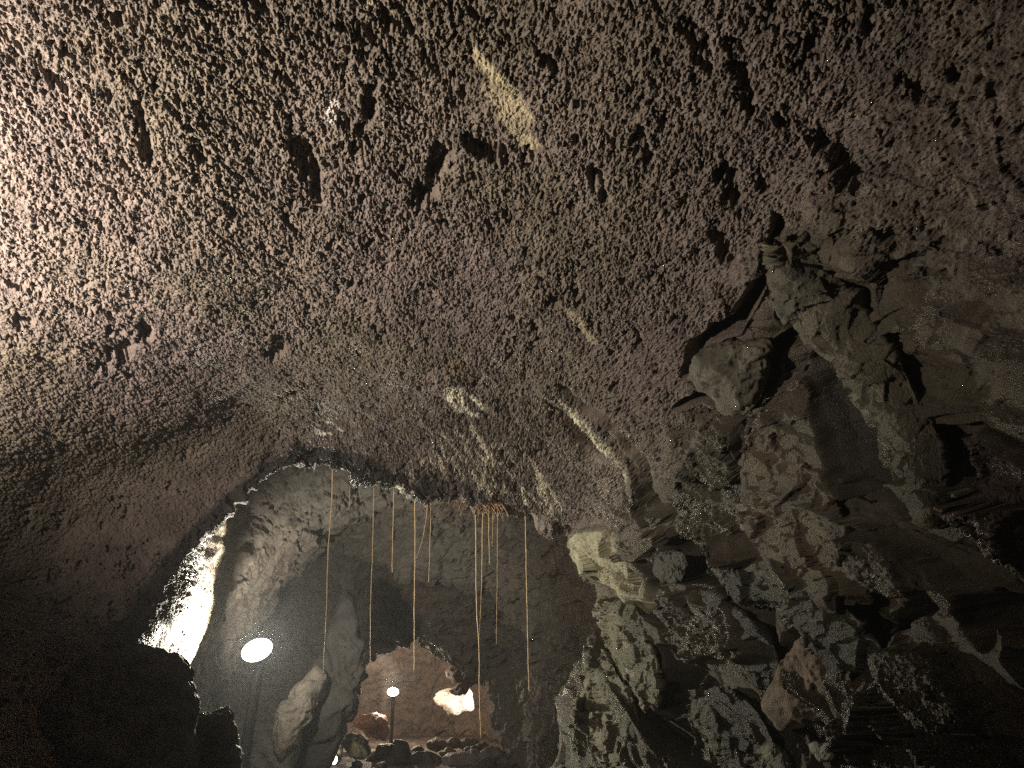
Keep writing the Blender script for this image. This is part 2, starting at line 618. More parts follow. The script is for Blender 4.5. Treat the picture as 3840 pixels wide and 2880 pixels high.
# right wall: long slabs and ledges
plate([(800, 352), (818, 352), (845, 376), (868, 416), (884, 448), (905, 490), (915, 520), (890, 525), (862, 500), (840, 470), (822, 430), (806, 395), (792, 370)], -.22, 14)
plate([(960, 430), (1060, 470), (1060, 620), (1010, 560), (985, 505)], .20, 14, .9)
plate([(936, 438), (950, 452), (975, 490), (1000, 520), (1040, 560), (1040, 600), (1000, 590), (965, 530)], -.5, 10)
plate([(690, 430), (735, 420), (738, 470), (742, 520), (760, 560), (720, 590), (690, 560), (668, 520), (672, 470)], .10, 9, .7)
plate([(862, 520), (935, 540), (960, 585), (930, 605), (880, 585), (850, 560)], .16, 10, .7)
plate([(655, 596), (690, 590), (730, 605), (770, 650), (760, 668), (715, 660), (700, 668), (668, 640)], .16, 7, .7)
plate([(690, 700), (730, 690), (765, 725), (770, 790), (700, 800), (684, 750)], .16, 8, .6)
plate([(900, 640), (980, 640), (1030, 700), (1030, 790), (900, 790), (870, 730)], .16, 16, .7)
crack([(769, 222), (775, 232), (767, 259)], 5, .35)
crack([(771, 268), (776, 290), (783, 300)], 4, .3)
crack([(764, 282), (750, 300), (741, 316), (728, 334), (706, 340), (688, 358), (683, 378), (695, 392)], 6, .42)
crack([(770, 362), (765, 378), (754, 396), (741, 414), (726, 414)], 7, .45)
crack([(668, 412), (690, 404), (704, 404), (696, 388)], 6, .4)
crack([(776, 326), (788, 338), (800, 342), (782, 348), (772, 356)], 6, .5, False)
crack([(741, 414), (742, 440), (738, 480)], 5, .3)
plate([(652, 544), (660, 536), (700, 536), (722, 542), (730, 566), (756, 594), (735, 596), (690, 588), (655, 586)], -.55, 7)
ridge([(650, 532), (690, 526), (725, 534), (745, 560)], 7, .14)
crack([(636, 604), (642, 630), (652, 650)], 5, .3)
plate([(661, 646), (676, 645), (699, 667), (692, 690), (688, 712), (667, 718), (658, 694)], -.5, 6)
crack([(600, 622), (615, 668), (634, 690), (648, 712), (668, 740), (680, 775)], 6, .42, False)
crack([(760, 668), (780, 660), (800, 630), (775, 600), (740, 590)], 8, .3)
crack([(735, 560), (760, 620), (800, 700), (820, 740)], 5, .2)
crack([(950, 590), (900, 620), (870, 640)], 10, .3)
crack([(990, 600), (1020, 640)], 18, .4)
# the lip's right flank: long pale ledges
ridge([(546, 388), (575, 413), (600, 438), (625, 468), (640, 498), (656, 522)], 9, .05)
ridge([(436, 386), (455, 402), (476, 420)], 6, .03)
ridge([(452, 384), (480, 400), (494, 416)], 6, .03)
ridge([(380, 476), (400, 484), (430, 492)], 4, .06)
crack([(545, 402), (570, 428), (598, 456), (622, 490), (640, 525)], 6, .12)
crack([(560, 385), (600, 420), (640, 470), (668, 540)], 4, .08)
plate([(575, 535), (585, 523), (615, 523), (621, 546), (634, 559), (651, 581), (643, 603), (621, 594), (593, 588), (583, 570)], .10, 6, .4)
crack([(505, 512), (530, 518), (548, 522)], 6, .2)
# deep holes in the roof
for p, wd, dp in [([(137, 102), (139, 125), (144, 145), (150, 162)], 5, .2), ([(370, 88), (366, 110), (358, 130)], 5, .2), ([(440, 160), (432, 185), (425, 205)], 9, .3),
                  ([(474, 148), (485, 152), (498, 158)], 7, .25), ([(100, 368), (118, 356), (132, 346), (148, 328)], 6, .2), ([(270, 352), (280, 345)], 6, .18),
                  ([(735, 40), (742, 70), (752, 110)], 7, .3), ([(722, 178), (732, 200)], 7, .3), ([(820, 150), (834, 165), (842, 180)], 9, .35), ([(770, 115), (790, 130)], 6, .25),
                  ([(900, 82), (920, 96)], 5, .25), ([(590, 170), (600, 200)], 5, .2), ([(300, 150), (312, 180), (318, 200)], 6, .2), ([(690, 15), (700, 40), (704, 70)], 6, .25),
                  ([(950, 70), (956, 82)], 5, .2), ([(875, 230), (890, 245)], 6, .25), ([(720, 240), (728, 262)], 6, .25), ([(545, 50), (552, 70)], 5, .2), ([(640, 130), (648, 155)], 5, .2)]:
    holes(p, wd * .9, dp * .4)
# stains and rock tones, with some highlights and shade painted in
YEL, PALE, WHITE, PINK, OLIVE = (.46, .40, .17), (.50, .42, .26), (.80, .76, .64), (.36, .24, .19), (.24, .215, .12)
stain_or_light([(776, 236), (800, 238), (850, 300), (900, 360), (935, 430), (948, 500), (940, 524), (925, 516), (905, 482), (886, 440), (868, 408), (850, 384), (840, 364), (815, 342), (799, 332), (796, 312), (782, 288)], (0.100, 0.090, 0.050), .85, 12, -.4)
stain_or_light([(776, 240), (800, 242), (820, 270), (826, 300), (806, 320), (790, 300)], (0.152, 0.124, 0.082), .8, 14, -.3)
stain_or_light([(745, 415), (780, 404), (812, 428), (826, 480), (842, 520), (876, 590), (850, 600), (800, 560), (760, 545), (742, 500), (741, 450)], (0.136, 0.110, 0.061), .85, 16, -.3)
stain_or_light([(800, 352), (818, 350), (868, 412), (905, 486), (918, 524), (885, 520), (840, 470), (806, 395)], (0.032, 0.030, 0.023), .85, 10, -.4)  # shade of the recess beside the long slab, painted as dark colour
stain_or_light([(800, -80), (1120, -80), (1120, 420), (960, 420), (900, 330), (850, 200)], (0.076, 0.051, 0.036), .6, 60, -.1)
stain_or_light([(960, 430), (1100, 470), (1100, 620), (1010, 560), (985, 505)], (0.080, 0.050, 0.039), .8, 14, -.3)
stain_or_light([(690, 430), (735, 420), (742, 520), (720, 590), (690, 560), (668, 520)], (0.096, 0.093, 0.053), .7, 14, -.2)
stain_or_light([(690, 690), (730, 690), (765, 725), (770, 790), (684, 790)], (0.112, 0.104, 0.062), .7, 14, -.2)
stain_or_light([(566, 790), (580, 660), (600, 640), (640, 700), (648, 790)], (0.136, 0.129, 0.078), .8, 12, -.3)
stain_or_light([(460, 40), (474, 42), (500, 62), (520, 86), (536, 110), (546, 124), (538, 130), (548, 152), (530, 154), (506, 140), (488, 114), (474, 88), (464, 62)], (.34, .28, .18), .95, 8, -.3, .09, smooth=.4)
stain_or_light([(466, 42), (478, 46), (504, 68), (522, 92), (538, 116), (544, 126), (530, 122), (508, 104), (490, 84), (474, 66)], (.46, .41, .23), .9, 8, -.22, .1, smooth=.35)
stain_or_light([(500, 118), (520, 130), (540, 152), (526, 154), (506, 140)], (.42, .39, .2), .8, 5, -.1, smooth=.3)
stain_or_light([(438, 42), (452, 50), (466, 72), (452, 70)], YEL, .6, 6, -.1)
stain_or_light([(350, -10), (385, 0), (412, 22), (395, 26), (365, 14)], PALE, .7, 8, -.1, smooth=.5)
stain_or_light(ell(327, 116, 15, 20, 20), (.62, .57, .5), .95, 12, -.25, .2, .8)
stain_or_light([(562, 300), (580, 308), (604, 340), (606, 352), (588, 344), (570, 322)], (.40, .34, .21), .85, 6, smooth=.3)
stain_or_light(ell(592, 286, 5, 12), PALE, .5, 6, -.1)
stain_or_light(ell(682, 205, 6, 14, 10), YEL, .7, 7, -.1)
stain_or_light(ell(852, 122, 6, 10, -20), (.6, .5, .25), .8, 6)
stain_or_light(ell(838, 38, 4, 16, -25), (.6, .48, .27), .7, 5, -.1)
stain_or_light(ell(560, 200, 26, 60, -10), (.33, .28, .13), .35, 26, -.1)
stain_or_light(ell(245, 325, 38, 9, 28), (.5, .4, .2), .5, 8, .0)
stain_or_light(ell(460, 372, 40, 22, 20), (.38, .28, .12), .5, 20, -.1)
stain_or_light(ell(380, 420, 70, 24, 12), (.30, .25, .11), .45, 24, -.1)
stain_or_light(ell(100, 60, 60, 60), (.42, .31, .2), .4, 40, .0)
stain_or_light([(312, 426), (330, 419), (352, 430), (340, 439), (318, 438)], WHITE, 1, 4, -.1, .14, streak=12)  # pale mineral, whitened to stand for the lamp's glint
stain_or_light([(90, 690), (100, 640), (135, 588), (185, 532), (220, 492), (262, 462), (300, 446), (345, 442), (372, 455), (410, 470), (440, 482), (430, 500), (390, 492), (340, 476), (300, 472), (262, 486), (225, 522), (190, 560), (160, 605), (130, 660)], (.035, .032, .028), .9, 9, -.45, .1)  # darker band along the left half of the lip
stain_or_light(ell(258, 437, 12, 5, -15), WHITE, .8, 4, .1, .3)
stain_or_light([(436, 384), (456, 384), (488, 398), (492, 416), (470, 428), (448, 420)], (.75, .70, .54), .97, 9, -.08, .2, streak=42)  # pale mineral with the lamp highlights painted in
stain_or_light([(505, 362), (522, 376), (530, 392), (520, 388)], (.66, .58, .4), .9, 5, -.1, .12, streak=45)
stain_or_light([(544, 384), (570, 394), (604, 430), (628, 466), (648, 514), (660, 540), (640, 528), (618, 486), (590, 445), (565, 420)], (.72, .67, .48), .95, 10, -.10, .2, streak=50)  # lamp-lit streak on the flank ledge, painted over pale mineral
stain_or_light([(575, 523), (618, 523), (640, 560), (655, 600), (640, 620), (600, 600), (580, 560)], (.44, .41, .27), .8, 8)
stain_or_light([(598, 600), (640, 610), (655, 680), (640, 700), (610, 660)], (.36, .34, .24), .8, 8)
stain_or_light([(425, 425), (470, 420), (540, 445), (580, 500), (560, 525), (520, 512), (460, 495), (400, 484), (395, 470)], (.62, .56, .42), .9, 14, .06, .22, streak=58)  # pale flecks, painting in the lamp's contrast on the lip slope
stain_or_light([(385, 474), (410, 482), (416, 490), (395, 488)], WHITE, .9, 4, .0, .3)  # lit lower edge of the lip, painted white


SLOPE = None
# the lip is broken and ragged; the lit rock face under it is smoother
_lip = [(147, 622), (171, 580), (199, 542), (239, 500), (272, 474), (305, 464), (335, 466), (365, 478), (395, 488), (430, 497), (470, 508), (510, 519), (545, 528), (575, 540)]
_b = bbox(_lip, 50)
_d, _t = seg_dist(_lip, _b)
_gg = np.stack([gx[_b].ravel(), gy[_b].ravel(), np.zeros(gx[_b].size)], 1)
_n = fbm(_gg, .055, 3, 35, .6).reshape(_d.shape)
H[_b] += .16 * _n * np.exp(-(_d / 20) ** 2)
ROUGH[_b] *= 1 + .7 * np.exp(-(_d / 16) ** 2) * sstep(.25, .4, _t)
_f = inside([(140, 660), (168, 596), (200, 552), (240, 508), (250, 520), (225, 600), (200, 670)], (slice(0, CH), slice(0, CW)))
ROUGH *= 1 - .55 * _f
# the sheer sides of ledges and cracks are clean breaks
_gy, _gx = np.gradient(H)
SLOPE = sstep(.007, .018, np.hypot(_gx, _gy)).astype(np.float32)
ROUGH *= 1 - .75 * SLOPE


def sample_px(A, px, py):
    x = np.clip(px + CO, 0, CW - 1.01)
    y = np.clip(py + CO, 0, CH - 1.01)
    xi, yi = x.astype(np.int32), y.astype(np.int32)
    fx, fy = (x - xi), (y - yi)
    if A.ndim == 3:
        fx, fy = fx[..., None], fy[..., None]
    return (A[yi, xi] * (1 - fx) + A[yi, xi + 1] * fx) * (1 - fy) + (A[yi + 1, xi] * (1 - fx) + A[yi + 1, xi + 1] * fx) * fy


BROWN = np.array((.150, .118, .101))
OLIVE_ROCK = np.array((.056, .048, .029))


def pitted(P, along=.72, fine=True):
    """height (metres, + towards the cave) of pitted drippy lava at points P"""
    s = np.array((1, along, 1))
    wv = P + .03 * np.stack([noise(P, 7 * s, 41), noise(P, 7 * s, 42), noise(P, 7 * s, 43)], 1)
    m = noise(wv, 6 * s, 1)
    a = noise(wv, 19 * s, 2)
    b = noise(wv, 44 * s, 3)
    c = noise(wv, 80 * s, 4)
    h = .014 * m + .007 * a + .007 * b + .009 * c
    if fine:
        h += .0105 * facets(wv, np.array((27, 27 * along * .8, 27)), 5, .8) + .006 * facets(wv, np.array((52, 52 * along * .8, 52)), 6, .8)
    pm = sstep(-.2, .6, noise(P, 1.7 * s, 9))
    # small pits everywhere, and clumps of deep ragged holes here and there
    h -= .022 * sstep(.16, .7, -(b * .5 + c * .5 + .25 * a) - .06 + .18 * pm)
    h -= .070 * sstep(.38, .66, -(m * .5 + a * .5 + b * .28) + .12 * pm)
    if fine:
        h += .008 * noise(P, 130 * s, 7)
    return h


def build_front():
    nr, nc = int(1950 * Q), int(2700 * Q)
    uu = np.linspace(0, 1, 400)
    wu = np.cumsum(.22 + .5 * sstep(.08, .16, uu) * sstep(.93, .86, uu) + .75 * sstep(.24, .32, uu) * sstep(.80, .70, uu))
    us = np.interp(np.linspace(wu[0], wu[-1], nc), wu, uu)
    G = tube(FRONT, nr, nc, True, us)
    N = grid_normals(G)
    inward = np.sign(((CAM + np.array((-.8, 4, 0))) - G)[nr // 2, nc // 2] @ N[nr // 2, nc // 2])
    N = N * inward
    P = G.reshape(-1, 3)
    Nf = N.reshape(-1, 3)
    px, py, dep = project(P)
    vis = (sstep(-95, -20, px) * sstep(1119, 1040, px) * sstep(-95, -20, py) * sstep(863, 800, py) * (P[:, 1] > 1.2)).astype(np.float32)
    hf = sample_px(H, px, py) * vis
    rf = lerp(1.0, sample_px(ROUGH, px, py), vis)
    cf = sample_px(COLR, px, py)
    wf = sample_px(WETM, px, py) * vis
    big = .13 * fbm(P, (.55, .45, .55), 3, 20) + .055 * fbm(P, (1.9, 1.3, 1.9), 3, 24)
    h = big + hf
    # craggy, bedded rock on the right wall
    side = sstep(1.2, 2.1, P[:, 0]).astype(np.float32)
    zr = lerp(side, sample_px(zone_r.astype(np.float32), px, py), vis)
    rf = lerp(1 - .85 * side, sample_px(ROUGH, px, py), vis)
    ob = np.stack([P[:, 0], P[:, 1] * .8 + P[:, 2] * .6, P[:, 2] * .8 - P[:, 1] * .6], 1)
    cr = fbm(ob, (1.9, .7, 2.5), 4, 50, .42)
    R_ = np.nonzero(zr > .02)[0]
    obw = ob[R_] + .10 * np.stack([fbm(P[R_], 2.5, 3, 60), fbm(P[R_], 2.5, 3, 63), fbm(P[R_], 2.5, 3, 66)], 1)
    fa = np.zeros(len(P), np.float32)
    fa[R_] = .12 * facets(obw, (1.6, .8, 2.1), 1, .9) + .020 * facets(obw, (5.5, 3.0, 7.0), 2, .9)
    fa *= 1 - .85 * sample_px(SLOPE, px, py)
    h += zr * (.17 * (2 * np.abs(cr) - .5) + fa + .016 * fbm(ob, (9, 4, 11), 3, 55))
    D = (G + N * h.reshape(nr, nc, 1))
    # second pass along the new normals, so that ledges and cracks are as rough as the rest
    N2 = grid_normals(D) * inward
    P2 = D.reshape(-1, 3)
    D = D + N2 * (pitted(P2 * 1.5) / 1.32 * rf).reshape(nr, nc, 1)
    t1 = sstep(-.35, .4, fbm(P, (.9, .6, .9), 4, 90))
    t2 = sstep(-.1, .6, fbm(P, (2.2, 1.4, 2.2), 4, 95))
    c = lerp(BROWN, np.array((.150, .125, .085)), (t1 * .8)[:, None])
    c = lerp(c, np.array((.24, .185, .165)), (t2 * .35)[:, None])
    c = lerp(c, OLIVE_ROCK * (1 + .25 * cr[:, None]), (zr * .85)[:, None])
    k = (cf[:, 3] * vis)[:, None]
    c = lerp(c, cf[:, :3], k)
    wet = np.clip(wf * (.45 + .9 * t2) + .75 * sstep(.0, .5, fbm(P, (3, 2, 3), 3, 97)), 0, 1)
    D = D.reshape(-1, 3)
    # split into left wall, roof and right wall along the tube
    uL, uR = int(nc * .30), int(nc * .70)
    for name, a, b, lab, cat in (('cave_wall_left', 0, uL, 'dark left lava wall of the front chamber falling into shadow', 'cave wall'),
                                 ('cave_ceiling', uL, uR, 'pitted brown lava roof of the front chamber', 'cave ceiling'),
                                 ('cave_wall_right', uR, nc - 1, 'cracked olive brown rock wall on the right of the front chamber', 'cave wall')):
        idx = np.arange(nr * nc).reshape(nr, nc)[:, a:b + 1].ravel()
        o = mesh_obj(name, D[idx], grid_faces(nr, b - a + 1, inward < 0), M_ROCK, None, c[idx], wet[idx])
        tag(o, lab, cat, kind='structure')
    return G


def coarse_bvh(rs):
    G = tube(rs, 160, 140, False)
    return BVHTree.FromPolygons([Vector(p) for p in G.reshape(-1, 3)], grid_faces(160, 140).tolist())


build_front()
BV_F, BV_B = coarse_bvh(FRONT), coarse_bvh(BACK)


def hit(px, py, bv):
    d = Vector(rays(px, py)).normalized()
    p, n, i, t = bv.ray_cast(Vector(CAM), d, 200)
    return None if p is None else np.array(p)


def build_shell(name, rs, nr, nc, base, alt, lab, amp=1.0, along=.6, extra=None):
    G = tube(rs, int(nr * Q), int(nc * Q))
    nr, nc = G.shape[:2]
    N = grid_normals(G)
    c0 = G[nr // 2].mean(0)
    s = np.sign((c0 - G[nr // 2, nc // 2]) @ N[nr // 2, nc // 2])
    N *= s
    P = G.reshape(-1, 3)
    h = .18 * fbm(P, (.6, .4, .6), 3, 120) + .08 * (2 * np.abs(fbm(P, (1.3, .8, 1.3), 4, 124)) - .35) + .06 * facets(P + .12 * noise(P, 3, 9)[:, None], (1.7, 1.1, 1.7), 3, .9) + .03 * facets(P, (4.2, 3, 4.2), 4, .9) + .06 * fbm(P, (4, 2.6, 4), 4, 128) + amp * 1.1 * pitted(P * .5, along, False)
    if extra is not None:
        h = h + extra(P)
    fade = np.ones((nr, nc))
    fade[:14] *= np.linspace(0.15, 1, 14)[:, None]
    D = G + N * (h.reshape(nr, nc, 1) * fade[..., None])
    t1 = sstep(-.4, .4, fbm(P, (.8, .5, .8), 4, 130))
    c = lerp(np.array(base), np.array(alt), t1[:, None])
    wet = .3 * sstep(0, .5, fbm(P, 1.5, 3, 140))
    o = mesh_obj(name, D.reshape(-1, 3), grid_faces(nr, nc, s < 0), M_ROCK, None, c, wet)
    return tag(o, lab, 'cave wall', kind='structure')


def back_relief(P):
    px, py, _ = project(P)
    h = np.zeros(len(P))

    def rd(poly, wpx, a, y0, y1):
        best = np.full(len(P), 1e9)
        for (x0, y0_), (x1, y1_) in zip(poly[:-1], poly[1:]):
            dx, dy = x1 - x0, y1_ - y0_
            t = np.clip(((px - x0) * dx + (py - y0_) * dy) / (dx * dx + dy * dy), 0, 1)
            best = np.minimum(best, np.hypot(px - x0 - t * dx, py - y0_ - t * dy))
        return a * np.exp(-(best / wpx) ** 2) * (P[:, 1] > y0) * (P[:, 1] < y1)
    h += rd([(345, 575), (338, 610), (328, 650), (318, 680)], 10, .35, 14.8, 19)       # fold left of the far opening
    h += rd([(352, 572), (385, 605), (405, 640)], 10, .25, 14.8, 19)
    h += rd([(400, 570), (425, 600), (440, 625)], 7, .22, 14.0, 19)
    h -= rd([(572, 605), (585, 627), (585, 641), (577, 664)], 2.5, .12, 8.5, 13)
    return h


build_shell('back_chamber', BACK, 620, 1100, (.185, .15, .118), (.16, .148, .12), 'grey brown second chamber behind the arched lip', .75, .6, back_relief)
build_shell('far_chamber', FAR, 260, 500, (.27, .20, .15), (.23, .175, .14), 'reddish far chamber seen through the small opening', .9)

# ground
gxs, gys = np.meshgrid(np.linspace(-7, 5, 240), np.linspace(-6, 29, 560))
gp = np.stack([gxs.ravel(), gys.ravel(), np.zeros(gxs.size)], 1)
gz = .10 * fbm(gp, .7, 4, 150) + .07 * fbm(gp, 3.0, 4, 160) - .05
gp[:, 2] = gz
tag(mesh_obj('ground', gp, grid_faces(560, 240), M_ROCK, None, np.broadcast_to((.18, .145, .12), (len(gp), 3)), .2 * np.ones(len(gp))),
    'uneven dark rubble floor of the lava tube', 'ground', kind='structure')


# ------------------------------------------------------------------ rocks: traced outlines given their own distance and thickness
def rock(name, label, poly, depth, thick, colr, bury=.12, group=None, cat='rock', rough=.7, n=120, seed=0, round_=.45, wet=.4, tilt=(0, 0)):
    """closed rock: outline in photo pixels, depth = Y metres or a BVH to sit on, thick = metres it stands out. tilt = metres of Y per pixel"""
    poly = np.asarray(poly, float)
    cx, cy = poly.mean(0)
    # polar grid around the centre
    ang = np.arctan2(poly[:, 1] - cy, poly[:, 0] - cx)
    o = np.argsort(ang)
    ang, rad = ang[o], np.hypot(poly[o, 0] - cx, poly[o, 1] - cy)
    na, nrr = n, n // 3
    th = np.linspace(-math.pi, math.pi, na, endpoint=False)
    R = np.interp(th, np.r_[ang - 2 * math.pi, ang, ang + 2 * math.pi], np.r_[rad, rad, rad])
    k = np.r_[np.sin(np.linspace(0.0, 1, nrr) * math.pi / 2)]
    px = cx + k[:, None] * (R * np.cos(th))[None]
    py = cy + k[:, None] * (R * np.sin(th))[None]
    if isinstance(depth, (int, float)):
        base = at(px, py, depth + (px - cx) * tilt[0] + (py - cy) * tilt[1])
    else:
        base = np.zeros(px.shape + (3,))
        dist = np.zeros(px.shape)
        for i in range(px.shape[0]):
            for j in range(na):
                p = hit(px[i, j], py[i, j], depth)
                dist[i, j] = np.linalg.norm(p - CAM) if p is not None else np.nan
        dist = np.where(np.isnan(dist), np.nanmean(dist), dist)
        dist = lerp(dist, dist.mean(), .35)
        d = rays(px, py)
        d /= np.linalg.norm(d, axis=-1, keepdims=True)
        base = CAM + d * dist[..., None]
    view = base.mean((0, 1)) - CAM
    view /= np.linalg.norm(view)
    dome = (1 - k ** 2) ** round_
    front = base - view * (thick * dome)[:, None, None]
    back = base + view * (bury + bury * dome)[:, None, None]
    V = np.concatenate([front, back[::-1][1:]])
    nr_ = len(V)
    P = V.reshape(-1, 3)
    sc = max(.15, np.linalg.norm(base[-1].max(0) - base[-1].min(0)))
    Nn = P - (base.mean((0, 1)) + view * bury)
    Nn /= np.linalg.norm(Nn, axis=1, keepdims=True)
    hh = .09 * sc * fbm(P, 2.2 / sc, 3, 200 + seed) + .07 * sc * (1 - 2 * np.abs(fbm(P, 4.0 / sc, 4, 210 + seed, .6))) - .04 * sc + .38 * rough * pitted(P, .8, True)
    P = P + Nn * hh[:, None]
    idx = np.arange(nr_ * na).reshape(nr_, na)
    nx = np.roll(idx, -1, axis=1)
    Fq = np.stack([idx[:-1], nx[:-1], nx[1:], idx[1:]], -1).reshape(-1, 4)
    t = sstep(-.3, .5, fbm(P, 3.0 / sc, 4, 220 + seed))[:, None]
    c = lerp(np.array(colr), np.array(colr) * (.72, .74, .78), t)
    ob = mesh_obj(name, P, Fq, M_ROCK, None, c, wet * np.ones(len(P)))
    # put the origin at the rock's centre
    ctr = base.mean((0, 1))
    ob.data.transform(Matrix.Translation(-Vector(ctr)))
    ob.location = ctr
    return tag(ob, label, cat, group, 'thing')


rock('hanging_block', 'cracked grey green block wedged in the right wall below the dark triangular gap',
     [(702, 354), (717, 345), (743, 340), (772, 338), (777, 346), (764, 357), (770, 367), (760, 382), (750, 403), (724, 411), (708, 396), (694, 378)], BV_F, .16, (.085, .076, .05), rough=.7, seed=1)
rock('boulder', 'rounded tan boulder with a pointed right end low on the right wall',
     [(801, 639), (816, 641), (832, 664), (856, 677), (858, 687), (840, 705), (824, 721), (809, 724), (785, 723), (769, 707), (779, 680), (795, 652)], BV_F, .22, (.15, .11, .07), rough=.45, seed=2, cat='boulder', wet=.1)
rock('boulder', 'small dark rock sitting in the black hollow above the pale steep slab',
     [(655, 556), (668, 550), (684, 553), (686, 572), (676, 584), (658, 580)], BV_F, .10, (.05, .045, .035), rough=.5, seed=3, cat='boulder')
rock('boulder', 'greenish rounded rock at the bottom edge right of the dark fissure',
     [(760, 745), (772, 742), (782, 748), (786, 790), (752, 800), (755, 760)], BV_F, .16, (.15, .145, .09), rough=.5, seed=4, cat='boulder')
rock('boulder', 'small pale grey stone under the tan boulder',
     [(810, 744), (822, 744), (836, 752), (832, 760), (815, 755)], BV_F, .06, (.28, .27, .23), rough=.3, seed=5, cat='boulder', n=60)
rock('leaning_slab', 'long pale slab leaning diagonally beside the big lamp post',
     [(316, 668), (326, 675), (324, 690), (312, 712), (303, 730), (291, 752), (280, 762), (274, 740), (277, 720), (288, 700), (302, 680)], 13.2, .35, (.42, .37, .30), rough=.6, seed=6, cat='rock slab', wet=.5, tilt=(.012, .0))
rock('rock_rib', 'grey rib of rock standing behind the long pale leaning slab',
     [(318, 694), (326, 652), (334, 615), (342, 588), (354, 596), (360, 628), (366, 652), (354, 690), (344, 722), (336, 750), (318, 768), (296, 768), (306, 740)], 13.9, .30, (.12, .11, .095), rough=.7, seed=19, cat='rock', wet=.5)
rock('boulder', 'big black boulder in the lower left corner below the brightly lit rock face',
     [(40, 800), (50, 690), (80, 668), (112, 662), (150, 657), (176, 664), (187, 690), (192, 730), (190, 800)], 7.0, .5, (.06, .052, .045), rough=.8, seed=7, cat='boulder', bury=.4, wet=0)
rock('boulder', 'small black jagged rock between the lamp post and the larger black boulder', [(170, 800), (182, 735), (200, 717), (214, 714), (227, 711), (233, 722), (233, 745), (239, 765), (244, 800)], 7.4, .3, (.06, .052, .045), rough=.8, seed=18, cat='boulder', bury=.3, wet=0, n=90)


def slab(name, label, left, right, lift_l, lift_r, colr, seed, wet=.6, bury=.22, na=260, nb=90, amp=1.0):
    """a long broken slab lying on the wall between two traced edges; it stands lift_l proud along one edge and lift_r along the other"""
    def along(p):
        p = np.asarray([(x, y, 0) for x, y in p], float)
        return resample(p, na)[:, :2]
    Lp, Rp = along(left), along(right)
    q = np.stack([np.linspace(0, 1, na), np.zeros(na), np.zeros(na)], 1)
    jit = 3.0 * fbm(q * 30, 1.0, 4, 300 + seed, .6)
    Lp[:, 0] += jit
    Lp[:, 1] += .5 * jit
    t = np.linspace(0, 1, nb)
    px = Lp[:, None, 0] + (Rp - Lp)[:, None, 0] * t
    py = Lp[:, None, 1] + (Rp - Lp)[:, None, 1] * t
    step = 6
    ii = np.unique(np.r_[np.arange(0, na, step), na - 1])
    jj = np.unique(np.r_[np.arange(0, nb, step), nb - 1])
    D = np.zeros((len(ii), len(jj)))
    for a_, i_ in enumerate(ii):
        for b_, j_ in enumerate(jj):
            p = hit(px[i_, j_], py[i_, j_], BV_F)
            D[a_, b_] = np.linalg.norm(p - CAM) if p is not None else np.nan
    D = np.where(np.isnan(D), np.nanmean(D), D)
    D = np.stack([np.interp(np.arange(na), ii, D[:, k]) for k in range(D.shape[1])], 1)
    D = np.stack([np.interp(np.arange(nb), jj, D[k]) for k in range(na)], 0)
    d = rays(px, py)
    d /= np.linalg.norm(d, axis=-1, keepdims=True)
    base = CAM + d * D[..., None]
    view = base.mean((0, 1)) - CAM
    view /= np.linalg.norm(view)
    ends = sstep(0, .10, np.linspace(0, 1, na)) * sstep(1, .93, np.linspace(0, 1, na))
    prof = lerp(lift_l, lift_r, t) * (1 - .25 * (2 * t - 1) ** 2)
    lift = prof[None] * (.25 + .75 * ends[:, None])
    front = base - view * lift[..., None]
    # side walls run back into the wall
    k = np.linspace(0, 1, 14)[:, None, None]
    sl = np.stack([lerp(front[:, 0] + view * (lift[:, :1] + bury), front[:, 0], v) for v in np.linspace(0, 1, 22)[:-1]], 1)
    sr = np.stack([lerp(front[:, -1], front[:, -1] + view * (lift[:, -1:] + bury), v) for v in np.linspace(0, 1, 12)[1:]], 1)
    G = np.concatenate([sl, front, sr], 1)
    N = grid_normals(G)
    if ((CAM - G[na // 2, 21 + nb // 2]) @ N[na // 2, 21 + nb // 2]) < 0:
        N = -N
    P = G.reshape(-1, 3)
    Pw = P + .06 * np.stack([noise(P, 4, 310), noise(P, 4, 311), noise(P, 4, 312)], 1)
    hh = amp * (.05 * fbm(P, 2.2, 4, 320 + seed) + .035 * facets(Pw, (3.2, 2.4, 3.6), 7 + seed, .9) + .018 * facets(Pw, (8, 6, 9), 8 + seed, .9)) + .13 * pitted(P, .8, True)
    D3 = (G + N * hh.reshape(G.shape[:2] + (1,))).reshape(-1, 3)
    ncol = G.shape[1]
    c = lerp(np.array(colr), np.array(colr) * (.55, .58, .62), sstep(-.2, .5, fbm(P, 2.6, 4, 330 + seed))[:, None])
    ctr = base.mean((0, 1))
    flip = np.cross(G[na // 2, 21 + nb // 2 + 1] - G[na // 2, 21 + nb // 2], G[na // 2 + 1, 21 + nb // 2] - G[na // 2, 21 + nb // 2]) @ (CAM - ctr) < 0
    o = mesh_obj(name, D3 - ctr, grid_faces(na, ncol, flip), M_ROCK, None, c, wet * np.ones(len(P)))
    o.location = ctr
    return tag(o, label, 'rock slab', 'broken slabs of the right wall', 'thing')


